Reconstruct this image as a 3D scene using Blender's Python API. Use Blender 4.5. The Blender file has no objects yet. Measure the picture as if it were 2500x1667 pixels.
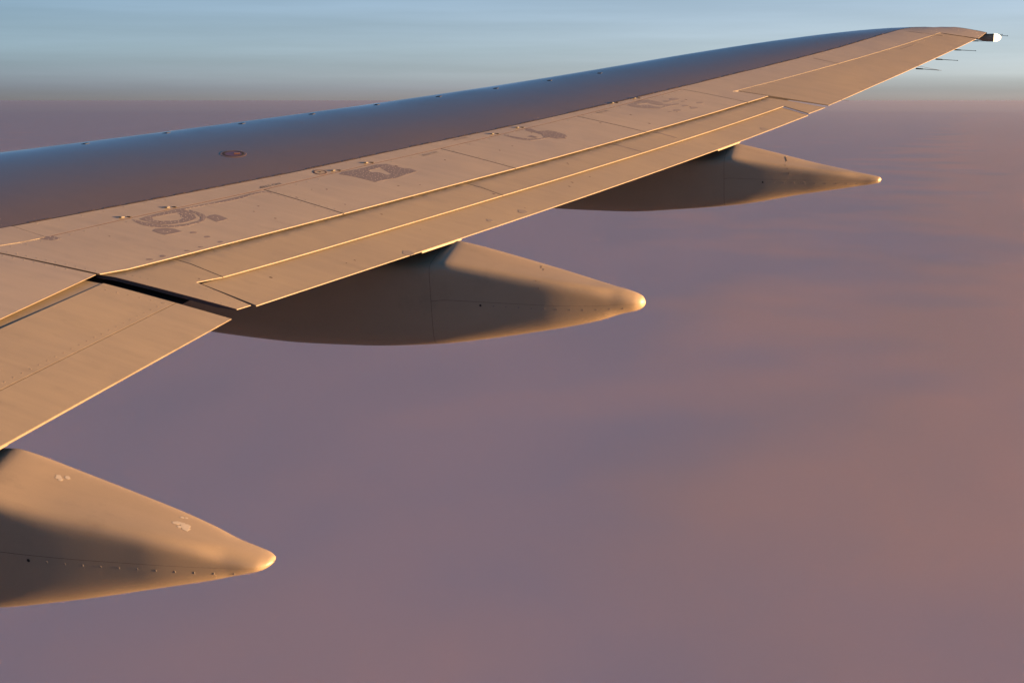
import bpy, bmesh, math, random
import numpy as np
from mathutils import Vector, Matrix
from mathutils.geometry import delaunay_2d_cdt, tessellate_polygon
random.seed(7)
R = math.radians
scene = bpy.context.scene

# ------------------------------------------------------------------ camera
PITCH, YAW = 9.8, 18.0                     # looks down and a little ahead of abeam, out of a right-hand cabin window
cam_data = bpy.data.cameras.new('camera')
cam = bpy.data.objects.new('camera', cam_data)
scene.collection.objects.link(cam)
cam.location = (0, 0, 0)
cam.rotation_euler = (R(90 - PITCH), 0, R(YAW))
cam_data.sensor_width = 36
cam_data.lens = 36 * 3401 / 2500
cam_data.clip_start = .1
cam_data.clip_end = 2.0e6
scene.camera = cam

# ------------------------------------------------------------------ sun, sky, exposure
SUN_EL, SUN_AZ = 1.4, 4.0                  # degrees above the horizon; degrees outboard of straight aft (+X)
sun_data = bpy.data.lights.new('sun', 'SUN')
sun = bpy.data.objects.new('sun', sun_data)
scene.collection.objects.link(sun)
sdir = Vector((math.cos(R(SUN_EL)) * math.cos(R(SUN_AZ)), math.cos(R(SUN_EL)) * math.sin(R(SUN_AZ)), math.sin(R(SUN_EL))))
sun.rotation_euler = sdir.to_track_quat('Z', 'Y').to_euler()
sun_data.energy = 5.0
sun_data.angle = R(.6)
sun_data.color = (1.0, .55, .235)

world = bpy.data.worlds.new('World')
scene.world = world
world.use_nodes = True
nt = world.node_tree
def W(kind, **kw):
    n = nt.nodes.new(kind)
    for k, v in kw.items(): setattr(n, k, v)
    return n
def ramp_set(n, stops):
    e = n.color_ramp.elements
    while len(e) > 1: e.remove(e[-1])
    e[0].position, e[0].color = stops[0][0], (*stops[0][1], 1)
    for p, c in stops[1:]:
        q = e.new(p); q.color = (*c, 1)
sky = W('ShaderNodeTexSky', sky_type='NISHITA', sun_disc=False)
sky.sun_elevation = R(SUN_EL); sky.sun_rotation = R(90 - SUN_AZ); sky.altitude = 3000
tc = W('ShaderNodeTexCoord'); sep = W('ShaderNodeSeparateXYZ')
nt.links.new(tc.outputs['Generated'], sep.inputs[0])
def M(op, a, b=None, c=None, clamp=False):
    n = W('ShaderNodeMath', operation=op); n.use_clamp = clamp
    for i, v in enumerate((a, b, c)):
        if v is None: continue
        if isinstance(v, (int, float)): n.inputs[i].default_value = v
        else: nt.links.new(v, n.inputs[i])
    return n.outputs[0]
def mixc(f, a, b, mode='MIX'):
    n = W('ShaderNodeMix', data_type='RGBA', blend_type=mode)
    for i, v in ((0, f), (6, a), (7, b)):
        if isinstance(v, (int, float)): n.inputs[i].default_value = v
        elif isinstance(v, tuple): n.inputs[i].default_value = (*v, 1)
        else: nt.links.new(v, n.inputs[i])
    return n.outputs[2]
# thin high veil seen near the horizon: colour by elevation, brighter on the sun's side
wob = W('ShaderNodeTexNoise'); wob.inputs['Scale'].default_value = 1.0; wob.inputs['Detail'].default_value = 3
mp = W('ShaderNodeMapping'); mp.inputs['Scale'].default_value = (2.2, 2.2, 26)
nt.links.new(tc.outputs['Generated'], mp.inputs[0]); nt.links.new(mp.outputs[0], wob.inputs['Vector'])
wobv = M('SUBTRACT', wob.outputs['Fac'], .5)
zel = M('ADD', sep.outputs['Z'], M('MULTIPLY', wobv, .006))
side = M('ADD', M('MULTIPLY', sep.outputs['X'], .9), .62, clamp=True)        # 0 ahead of the wing .. 1 towards the sun
K = 2.1
ra = W('ShaderNodeValToRGB'); ramp_set(ra, [(p, tuple(K * x for x in c)) for p, c in [(0,(.16,.13,.18)),(.196,(.14,.135,.19)),(.218,(.16,.18,.28)),(.27,(.24,.33,.45)),(.40,(.25,.38,.58)),(.62,(.18,.32,.61)),(1,(.07,.15,.33))]])
rb = W('ShaderNodeValToRGB'); ramp_set(rb, [(p, tuple(K * x for x in c)) for p, c in [(0,(.30,.21,.22)),(.198,(.48,.38,.38)),(.214,(.50,.47,.48)),(.234,(.72,.75,.77)),(.33,(.56,.66,.80)),(.5,(.41,.55,.81)),(.7,(.27,.43,.75)),(1,(.11,.20,.40))]])
pos = M('MULTIPLY_ADD', zel, 2.0, .2, clamp=True)
nt.links.new(pos, ra.inputs[0]); nt.links.new(pos, rb.inputs[0])
veil = mixc(side, ra.outputs[0], rb.outputs[0])
streak = W('ShaderNodeTexNoise'); streak.inputs['Scale'].default_value = 1.0; streak.inputs['Detail'].default_value = 5; streak.inputs['Roughness'].default_value = .55
mp2 = W('ShaderNodeMapping'); mp2.inputs['Scale'].default_value = (3, 3, 60); mp2.inputs['Rotation'].default_value = (0, R(1.0), 0)
nt.links.new(tc.outputs['Generated'], mp2.inputs[0]); nt.links.new(mp2.outputs[0], streak.inputs['Vector'])
sv = M('MULTIPLY_ADD', M('SUBTRACT', streak.outputs['Fac'], .5), .50, 1.0)
veil = mixc(1.0, veil, W('ShaderNodeCombineXYZ').outputs[0], 'MULTIPLY') if False else veil
sc_ = W('ShaderNodeVectorMath', operation='SCALE'); nt.links.new(veil, sc_.inputs[0]); nt.links.new(sv, sc_.inputs['Scale'])
skys = W('ShaderNodeVectorMath', operation='MULTIPLY'); nt.links.new(sky.outputs[0], skys.inputs[0]); skys.inputs[1].default_value = (.55, 1.05, 1.45)   # thin blue air at cruise height
veilfac = M('SUBTRACT', 1.0, M('MULTIPLY_ADD', sep.outputs['Z'], 2.2, -.45, clamp=True), clamp=True)
veilfac = M('MULTIPLY', veilfac, .92)
col = mixc(veilfac, skys.outputs[0], sc_.outputs[0])
bg = nt.nodes['Background']
nt.links.new(col, bg.inputs[0]); bg.inputs[1].default_value = .06

scene.render.engine = 'CYCLES'
scene.view_settings.view_transform = 'Standard'
scene.view_settings.look = 'None'
scene.view_settings.gamma = 1
scene.view_settings.use_curve_mapping = False
scene.view_settings.exposure = 3.0
scene.cycles.max_bounces = 6
scene.cycles.volume_bounces = 0
scene.cycles.use_denoising = True

# ------------------------------------------------------------------ materials
def mat(name, base, rough=.5, metal=0., spec=.5, var=.12, streak_v=.10, dirt=0., bump=.0, tint=None, speck=.0, coat=0., wear=None):
    m = bpy.data.materials.new(name); m.use_nodes = True
    t = m.node_tree; N = t.nodes; L = t.links; b = N['Principled BSDF']
    b.inputs['Roughness'].default_value = rough; b.inputs['Metallic'].default_value = metal
    b.inputs['Specular IOR Level'].default_value = spec
    b.inputs['Coat Weight'].default_value = coat; b.inputs['Coat Roughness'].default_value = .25
    tcn = N.new('ShaderNodeTexCoord')
    def noise(scale, sc=(1, 1, 1), detail=4, rgh=.55):
        mpn = N.new('ShaderNodeMapping'); mpn.inputs['Scale'].default_value = sc
        n = N.new('ShaderNodeTexNoise'); n.inputs['Scale'].default_value = scale
        n.inputs['Detail'].default_value = detail; n.inputs['Roughness'].default_value = rgh
        L.new(tcn.outputs['Object'], mpn.inputs[0]); L.new(mpn.outputs[0], n.inputs['Vector'])
        return n.outputs['Fac']
    def mth(op, a, b_, clamp=False):
        n = N.new('ShaderNodeMath'); n.operation = op; n.use_clamp = clamp
        for i, v in enumerate((a, b_)):
            if isinstance(v, (int, float)): n.inputs[i].default_value = v
            else: L.new(v, n.inputs[i])
        return n.outputs[0]
    cloud = noise(1.1, (1, 1, 1), 5, .6)
    st = noise(1.0, (1.2, 14, 4), 6, .6)          # airflow streaks along X
    fine = noise(160, (1, 1, 1), 2, .5)
    f = mth('ADD', mth('MULTIPLY', mth('SUBTRACT', cloud, .5), var * 2), 1.0)
    f = mth('ADD', f, mth('MULTIPLY', mth('SUBTRACT', st, .5), streak_v * 2))
    f = mth('ADD', f, mth('MULTIPLY', mth('SUBTRACT', fine, .5), .18 + speck))
    if dirt:
        d = noise(2.3, (1, 2.5, 1), 8, .7)
        dm = mth('MULTIPLY', mth('SUBTRACT', d, .56), 7.0, True)
        f = mth('MULTIPLY', f, mth('SUBTRACT', 1.0, mth('MULTIPLY', dm, dirt)))
    v = N.new('ShaderNodeVectorMath'); v.operation = 'SCALE'; v.inputs[0].default_value = base
    L.new(f, v.inputs['Scale'])
    if wear:                                       # worn through to the paint below in irregular spots
        wn = noise(11, (1, 1, 1), 7, .7); wf = mth('MULTIPLY', mth('SUBTRACT', wn, .52), 9.0, True); wf = mth('MULTIPLY', wf, wear[1])
        mx_ = N.new('ShaderNodeMix'); mx_.data_type = 'RGBA'; L.new(wf, mx_.inputs[0]); L.new(v.outputs[0], mx_.inputs[6]); mx_.inputs[7].default_value = (*wear[0], 1)
        L.new(mx_.outputs[2], b.inputs['Base Color'])
    else: L.new(v.outputs[0], b.inputs['Base Color'])
    rr = mth('ADD', mth('MULTIPLY', mth('SUBTRACT', cloud, .5), .25), rough, True)
    L.new(rr, b.inputs['Roughness'])
    if bump:
        bn = N.new('ShaderNodeBump'); bn.inputs['Strength'].default_value = bump; bn.inputs['Distance'].default_value = .004
        big = noise(2.2, (1, 1, 1), 3, .5)
        hsum = mth('ADD', mth('MULTIPLY', big, 5.0), mth('MULTIPLY', fine, .1))
        L.new(hsum, bn.inputs['Height']); L.new(bn.outputs[0], b.inputs['Normal'])
    return m
PAINT = mat('grey_wing_paint', (.158, .137, .115), streak_v=.16, rough=.48, dirt=.10, bump=.12)
FLAPP = mat('grey_flap_paint', (.148, .123, .088), streak_v=.16, rough=.5, dirt=.12, bump=.12)
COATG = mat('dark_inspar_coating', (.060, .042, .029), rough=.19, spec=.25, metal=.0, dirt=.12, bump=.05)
BARE = mat('leading_edge_metal', (.22, .25, .28), rough=.36, metal=.6, dirt=.1, bump=.15)
FAIRP = mat('fairing_paint', (.182, .146, .103), rough=.5, var=.14, dirt=.12, bump=.0)
DARK = mat('dark_parts_and_gap_shade', (.018, .016, .016), rough=.8, spec=.2)  # dark fittings, and painted shade under the panel gaps
SEAL = mat('grey_sealant', (.080, .068, .072), rough=.6, wear=((.14, .122, .112), .25), var=.35, streak_v=.02, speck=.3)
RIVET = mat('rivet_metal', (.13, .12, .10), rough=.4, metal=.3)
DARKRIV = mat('grimy_rivet', (.08, .065, .055), rough=.6)
RUB = mat('brown_grime_and_gap_shade', (.05, .035, .035), rough=.8, spec=.2)  # grime and seam beads; also painted shade on walls inside gaps
FLSM = mat('smudged_flap_paint', (.11, .095, .085), rough=.6)
BLACK = mat('black_marking', (.03, .03, .035), rough=.6)
EDGE = mat('worn_edge_metal', (.075, .061, .044), rough=.55, var=.5, streak_v=.5)
CAPR = mat('maroon_fuel_lid', (.05, .015, .02), rough=.4, metal=.1)
RING = mat('brass_ring', (.075, .045, .03), rough=.4, metal=.2)
WICK = mat('green_black_wick', (.02, .045, .042), rough=.5)
SEALF = mat('faded_sealant', (.105, .092, .092), rough=.6, wear=((.14, .122, .112), .4), var=.35)
CHIPM = mat('pale_chipped_paint', (.25, .225, .19), rough=.6)
WHT = mat('scuffed_primer', (.36, .32, .28), rough=.5)
lamp = bpy.data.materials.new('lit_lamp_lens'); lamp.use_nodes = True
lb = lamp.node_tree.nodes['Principled BSDF']; lb.inputs['Base Color'].default_value = (.9, .9, .85, 1)
lb.inputs['Emission Color'].default_value = (1, .88, .58, 1); lb.inputs['Emission Strength'].default_value = .24; lb.inputs['Roughness'].default_value = .1

# ------------------------------------------------------------------ wing geometry (metres; +X aft, +Y outboard, +Z up)
Y_IN, YT = 4.0, 22.95
def zt(Y):
    t = Y - 12.1; return -1.23 + .165 * t + .0015 * t * t + .0002 * t ** 3
def xte(Y): return -9.4048 + .41735 * Y if Y > 9.72 else -5.34816 + .055 * (Y - 9.72)
def xle(Y):
    t = min(max((Y - 19.0152) / (YT - 19.0152), 0), 1)
    return -18.6891175 + .728 * Y + 1.3549 * (1 - math.sqrt(max(0, 1 - t ** 2.2)))
def thick(w): 
    w = min(max(w, 0), 1); return 5 * .1202 * (.2969 * math.sqrt(w) - .126 * w - .3516 * w * w + .2843 * w ** 3 - .1036 * w ** 4)
AL = .0925
def chord(Y): return max(xte(Y) - xle(Y), .05)
def surf(X, Y):
    c = chord(Y); w = (X - xle(Y)) / c
    if w > 1: return zt(Y) + c * (1 - w) * (.14 + AL)
    w = max(w, 0)
    return zt(Y) + c * (thick(w) + AL * (1 - w))
def sm(t):
    t = min(max(t, 0), 1); return t * t * (3 - 2 * t)
def top(X, Y, h):
    return surf(X, Y) + h * sm(((X - xle(Y)) / chord(Y) - .15) / .4)
H0, H1, H2 = .036, .020, .0

def link(name, mesh, m, parent=None, stuff=False):
    o = bpy.data.objects.new(name, mesh); scene.collection.objects.link(o)
    if m is not None:
        for q in (m if isinstance(m, (list, tuple)) else [m]): mesh.materials.append(q)
    if parent is not None: o.parent = parent
    if stuff: o['kind'] = 'stuff'
    return o
def mesh_of(name, verts, faces, smooth=None, mats=None):
    me = bpy.data.meshes.new(name); me.from_pydata(verts, [], faces)
    if smooth is not None: me.polygons.foreach_set('use_smooth', smooth)
    if mats is not None: me.polygons.foreach_set('material_index', mats)
    me.update(); return me
def area(p): return sum(p[i][0] * p[(i + 1) % len(p)][1] - p[(i + 1) % len(p)][0] * p[i][1] for i in range(len(p))) / 2
def inset(p, d):
    p = [Vector(q) for q in p]; n = len(p); out = []
    for i in range(n):
        a, b, c = p[i - 1], p[i], p[(i + 1) % n]
        e1 = (b - a).normalized(); e2 = (c - b).normalized()
        n1 = Vector((-e1.y, e1.x)); n2 = Vector((-e2.y, e2.x))
        m = n1 + n2; k = m.dot(n1)
        if k < .25: m = (n1 + n2).normalized(); k = .5
        out.append(b + m * (d / k))
    return [tuple(q) for q in out]
def resample(p, step):
    out = []
    for i in range(len(p)):
        a, b = Vector(p[i]), Vector(p[(i + 1) % len(p)])
        n = max(1, int((b - a).length / step))
        out += [tuple(a.lerp(b, k / n)) for k in range(n)]
    return out
def inside(x, y, p):
    r = False
    for i in range(len(p)):
        (x1, y1), (x2, y2) = p[i], p[i - 1]
        if (y1 > y) != (y2 > y) and x < (x2 - x1) * (y - y1) / (y2 - y1) + x1: r = not r
    return r
def bdist(x, y, p):
    v = Vector((x, y)); m = 9
    for i in range(len(p)):
        a, b = Vector(p[i]), Vector(p[i - 1]); ab = b - a
        t = min(max((v - a).dot(ab) / max(ab.dot(ab), 1e-9), 0), 1); m = min(m, (a + ab * t - v).length)
    return m
def panel(name, poly, h, th, m, parent, gap=.006, step=.17, cham=.0025, zf=None, edge=None, extra=None, sel=None):
    """a slab that follows the wing surface: curved top, small chamfer, walls, underside"""
    if area(poly) < 0: poly = poly[::-1]
    zf = zf or (lambda X, Y: top(X, Y, h))
    tf = th if callable(th) else (lambda X, Y: th)
    outer = inset(poly, gap / 2)
    outer = resample(outer, step); inner = inset(outer, cham)
    xs = [q[0] for q in inner]; ys = [q[1] for q in inner]
    pts = list(inner); nb = len(inner)
    gx = min(xs) + step * .7
    while gx < max(xs):
        gy = min(ys) + step * .7
        while gy < max(ys):
            if inside(gx, gy, inner) and bdist(gx, gy, inner) > step * .35: pts.append((gx, gy))
            gy += step * 1.3
        gx += step
    if extra: pts += extra
    r = delaunay_2d_cdt([Vector(q) for q in pts], [(i, (i + 1) % nb) for i in range(nb)], [], 1, 1e-6)
    v2, f2 = r[0], r[2]
    V = [(q.x, q.y, zf(q.x, q.y)) for q in v2]; Fs = []
    for f in f2:
        f = list(f); a = area([v2[i] for i in f]); Fs.append(f if a > 0 else f[::-1])
    SMs = [True] * len(Fs); MI = [0] * len(Fs)
    n0 = len(V)
    V += [(q[0], q[1], zf(q[0], q[1])) for q in inner]
    V += [(q[0], q[1], zf(q[0], q[1]) - cham) for q in outer]
    V += [(q[0], q[1], zf(q[0], q[1]) - cham) for q in outer]
    V += [(q[0], q[1], zf(q[0], q[1]) - max(tf(q[0], q[1]), cham * 2)) for q in outer]
    for i in range(nb):
        j = (i + 1) % nb
        Fs.append([n0 + i, n0 + nb + i, n0 + nb + j, n0 + j]); Fs.append([n0 + 2 * nb + i, n0 + 3 * nb + i, n0 + 3 * nb + j, n0 + 2 * nb + j])
        SMs += [False, False]; mx, my = (outer[i][0] + outer[j][0]) / 2, (outer[i][1] + outer[j][1]) / 2
        MI += ([2, 2] if (sel and sel(mx, my)) else [1 if edge else 0] * 2)
    k0 = len(V)
    V += [(q.x, q.y, zf(q.x, q.y) - tf(q.x, q.y)) for q in v2]
    for f in Fs[:len(f2)]: Fs.append([k0 + i for i in f[::-1]]); SMs.append(True); MI.append(0)
    return link(name, mesh_of(name, V, Fs, SMs, MI), [m, edge, RUB] if edge else m, parent)
def decal(name, poly, m, parent, hole=None, off=.003, h=H0, th=.0006, label=None):
    """thin sealant or paint film lying on a panel"""
    def prep(p): return resample(p, .12)
    loops = [prep(poly)] + ([prep(hole)] if hole else [])
    flat = [q for l in loops for q in l]; nfl = len(flat)
    xs = [q[0] for q in poly]; ys = [q[1] for q in poly]; extra = []; st = .11
    gx = min(xs) + st / 2
    while gx < max(xs):
        gy = min(ys) + st / 2
        while gy < max(ys):
            if inside(gx, gy, poly) and bdist(gx, gy, poly) > .03 and not (hole and (inside(gx, gy, hole) or bdist(gx, gy, hole) < .03)): extra.append((gx, gy))
            gy += st
        gx += st
    ed = []; b0 = 0
    for l in loops: ed += [(b0 + i, b0 + (i + 1) % len(l)) for i in range(len(l))]; b0 += len(l)
    rr_ = delaunay_2d_cdt([Vector(q) for q in flat + extra], ed, [], 0, 1e-7)
    v2 = [(q.x, q.y) for q in rr_[0]]; n = len(v2)
    idx = {}
    for ni, olds in enumerate(rr_[3]):
        for o_ in olds: idx[o_] = ni
    V = [(x, y, top(x, y, h) + off) for x, y in v2] + [(x, y, top(x, y, h) + off - th) for x, y in v2]
    Fs = []
    for t in rr_[2]:
        t = list(t); cx_ = sum(v2[i][0] for i in t) / 3; cy_ = sum(v2[i][1] for i in t) / 3
        if not inside(cx_, cy_, flat[:len(loops[0])]) or (hole and inside(cx_, cy_, loops[1])): continue
        if area([v2[i] for i in t]) < 0: t = t[::-1]
        Fs.append(t); Fs.append([i + n for i in t[::-1]])
    b = 0
    for l in loops:
        for i in range(len(l)): p_, q_ = idx.get(b + i), idx.get(b + (i + 1) % len(l)); Fs.append([p_, p_ + n, q_ + n, q_]) if None not in (p_, q_) and p_ != q_ else None
        b += len(l)
    o = link(name, mesh_of(name, V, Fs), m, parent)
    if label: o['label'] = label
    return o
def box_mesh(name, c, s, rz=0, tilt=None):
    bm = bmesh.new(); bmesh.ops.create_cube(bm, size=1)
    bmesh.ops.scale(bm, vec=s, verts=bm.verts)
    bmesh.ops.bevel(bm, geom=bm.edges[:], offset=min(s) * .18, segments=1, affect='EDGES')
    if tilt: bmesh.ops.rotate(bm, matrix=tilt, verts=bm.verts)
    bmesh.ops.rotate(bm, matrix=Matrix.Rotation(rz, 3, 'Z'), verts=bm.verts)
    bmesh.ops.translate(bm, vec=c, verts=bm.verts)
    me = bpy.data.meshes.new(name); bm.to_mesh(me); bm.free(); return me
def normal_at(X, Y, h=H0):
    e = .02; z = top(X, Y, h)
    return Vector((-(top(X + e, Y, h) - z) / e, -(top(X, Y + e, h) - z) / e, 1)).normalized()
def rivets(name, spots, parent, m, r=.008, hh=.0028, h=H0, zf=None):
    V = []; Fs = []
    for (x, y) in spots:
        z = zf(x, y) if zf else top(x, y, h)
        n = normal_at(x, y, h); u = n.cross(Vector((0, 1, 0))).normalized(); w = n.cross(u); c = Vector((x, y, z - .0005)); b = len(V)
        for k in range(8):
            a = k * math.pi / 4; V.append(tuple(c + (u * math.cos(a) + w * math.sin(a)) * r))
        for k in range(8):
            a = k * math.pi / 4; V.append(tuple(c + n * hh + (u * math.cos(a) + w * math.sin(a)) * r * .6))
        for k in range(8): j = (k + 1) % 8; Fs.append([b + k, b + j, b + 8 + j, b + 8 + k])
        Fs.append([b + 8 + k for k in range(8)])
    me = mesh_of(name, V, Fs); bm = bmesh.new(); bm.from_mesh(me); bmesh.ops.recalc_face_normals(bm, faces=bm.faces); bm.to_mesh(me); bm.free()
    return link(name, me, m, parent, stuff=True)
def along(a, b, step, off=0., jit=.0, skip=.0):
    a, b = Vector(a), Vector(b); d = b - a; n = int(d.length / step); nn = Vector((-d.y, d.x)).normalized()
    return [tuple(a + d * ((k + .5) / n) + nn * (off + random.uniform(-jit, jit))) for k in range(n) if random.random() >= skip]
def lerp2(a, b, t): return (a[0] + (b[0] - a[0]) * t, a[1] + (b[1] - a[1]) * t)
def interp(tab, x, k=1):
    if x <= tab[0][0]: return tab[0][k]
    for i in range(len(tab) - 1):
        if x <= tab[i + 1][0]:
            t = (x - tab[i][0]) / (tab[i + 1][0] - tab[i][0]); return tab[i][k] + (tab[i + 1][k] - tab[i][k]) * t
    return tab[-1][k]

def pchip(tab, x, k=1):
    xs = [q[0] for q in tab]; ys = [q[k] for q in tab]; n = len(xs)
    if x <= xs[0]: return ys[0]
    if x >= xs[-1]: return ys[-1]
    h = [xs[i + 1] - xs[i] for i in range(n - 1)]; d = [(ys[i + 1] - ys[i]) / h[i] for i in range(n - 1)]
    m = [d[0]] + [0 if d[i - 1] * d[i] <= 0 else 2 * d[i - 1] * d[i] / (d[i - 1] + d[i]) for i in range(1, n - 1)] + [d[-1]]
    i = max(j for j in range(n - 1) if xs[j] <= x); t = (x - xs[i]) / h[i]
    return ys[i] * (1 + 2 * t) * (1 - t) ** 2 + h[i] * m[i] * t * (1 - t) ** 2 + ys[i + 1] * t * t * (3 - 2 * t) + h[i] * m[i + 1] * t * t * (t - 1)

# ------------------------------------------------------------------ setting: cloud deck and haze
def deck_mesh():
    V = []; Fs = []; rings = [0, 4e3, 8e3, 16e3, 32e3, 64e3, 128e3, 250e3, 480e3]; n = 48
    V.append((0, 0, 0))
    for r in rings[1:]:
        for k in range(n): a = 2 * math.pi * k / n; V.append((r * math.cos(a), r * math.sin(a), 0))
    for k in range(n): Fs.append([0, 1 + k, 1 + (k + 1) % n])
    for i in range(len(rings) - 2):
        for k in range(n):
            j = (k + 1) % n; a = 1 + i * n; b = a + n; Fs.append([a + k, b + k, b + j, a + j])
    return mesh_of('cloud_layer', V, Fs)
DZ = -3500.
cm = bpy.data.materials.new('dusk_cloud_tops'); cm.use_nodes = True
t = cm.node_tree; N = t.nodes; L = t.links; b = N['Principled BSDF']
b.inputs['Roughness'].default_value = 1; b.inputs['Specular IOR Level'].default_value = 0
geo = N.new('ShaderNodeNewGeometry')
def nz(scale, sx, sy, detail, ph=(0, 0, 0)):
    m_ = N.new('ShaderNodeMapping'); m_.inputs['Scale'].default_value = (sx, sy, 1); m_.inputs['Location'].default_value = ph
    n_ = N.new('ShaderNodeTexNoise'); n_.inputs['Scale'].default_value = scale; n_.inputs['Detail'].default_value = detail; n_.inputs['Roughness'].default_value = .5
    L.new(geo.outputs['Position'], m_.inputs[0]); L.new(m_.outputs[0], n_.inputs['Vector']); return n_.outputs['Fac']
big = nz(1 / 5200., 1, .8, 2, (0.3,0.1,0)); med = nz(1 / 1500., 1, .9, 4)
cr = N.new('ShaderNodeValToRGB')
e = cr.color_ramp.elements; e[0].position = .28; e[0].color = (*(.68,.42,.37), 1); e[1].position = .66; e[1].color = (*(.97,.47,.32), 1)
a1 = N.new('ShaderNodeMath'); a1.operation = 'MULTIPLY_ADD'; L.new(med, a1.inputs[0]); a1.inputs[1].default_value = .12; a1.inputs[2].default_value = -.06
a2 = N.new('ShaderNodeMath'); a2.operation = 'ADD'; L.new(big, a2.inputs[0]); L.new(a1.outputs[0], a2.inputs[1])
sx_ = N.new('ShaderNodeSeparateXYZ'); L.new(geo.outputs['Position'], sx_.inputs[0])
a3 = N.new('ShaderNodeMath'); a3.operation = 'MULTIPLY_ADD'; L.new(sx_.outputs['X'], a3.inputs[0]); a3.inputs[1].default_value = 1 / 9000.; a3.inputs[2].default_value = .72; a3.use_clamp = True  # warmer towards the sun side: dusk light painted into the cloud colour
a4 = N.new('ShaderNodeMath'); a4.operation = 'MULTIPLY_ADD'; L.new(a3.outputs[0], a4.inputs[0]); a4.inputs[1].default_value = .6; a4.inputs[2].default_value = -.3
a5 = N.new('ShaderNodeMath'); a5.operation = 'ADD'; L.new(a2.outputs[0], a5.inputs[0]); L.new(a4.outputs[0], a5.inputs[1])
L.new(a5.outputs[0], cr.inputs[0]); L.new(cr.outputs[0], b.inputs['Base Color'])
rel = N.new('ShaderNodeBump'); rel.inputs['Strength'].default_value = 1; rel.inputs['Distance'].default_value = 1.0
r1 = nz(1 / 5200., 1, .75, 1.5, (1.7, .4, 0)); r2 = nz(1 / 26000., 1, .45, 1.5, (.2, .9, 0))
q1 = N.new('ShaderNodeMath'); q1.operation = 'MULTIPLY'; L.new(r1, q1.inputs[0]); q1.inputs[1].default_value = 26.
q2 = N.new('ShaderNodeMath'); q2.operation = 'MULTIPLY_ADD'; L.new(r2, q2.inputs[0]); q2.inputs[1].default_value = 105.; L.new(q1.outputs[0], q2.inputs[2])
L.new(q2.outputs[0], rel.inputs['Height']); L.new(rel.outputs[0], b.inputs['Normal'])
deck = link('cloud_layer', deck_mesh(), cm); deck.location = (0, 0, DZ); deck['kind'] = 'structure'

hz = bpy.data.materials.new('haze_air'); hz.use_nodes = True; hn = hz.node_tree
for n in list(hn.nodes):
    if n.type != 'OUTPUT_MATERIAL': hn.nodes.remove(n)
pv = hn.nodes.new('ShaderNodeVolumePrincipled'); pv.inputs['Density'].default_value = 5.5e-6
pv.inputs['Color'].default_value = (*(.50,.50,.60), 1); pv.inputs['Anisotropy'].default_value = 0.78
hn.links.new(pv.outputs[0], hn.nodes['Material Output'].inputs['Volume'])
hx = 500e3
hv = [(sx * hx, sy * hx, z) for z in (DZ - 1, 4.0) for sx, sy in ((-1, -1), (1, -1), (1, 1), (-1, 1))]
haze = link('haze', mesh_of('haze', hv, [(3, 2, 1, 0), (4, 5, 6, 7), (0, 1, 5, 4), (1, 2, 6, 5), (2, 3, 7, 6), (3, 0, 4, 7)]), hz)
haze['kind'] = 'stuff'

# ------------------------------------------------------------------ the wing
wing = bpy.data.objects.new('airplane_wing', None); scene.collection.objects.link(wing)
wing['label'] = 'sunlit grey right wing of an airliner reaching outboard to the lit tip lamp'
wing['category'] = 'airplane wing'

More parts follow.
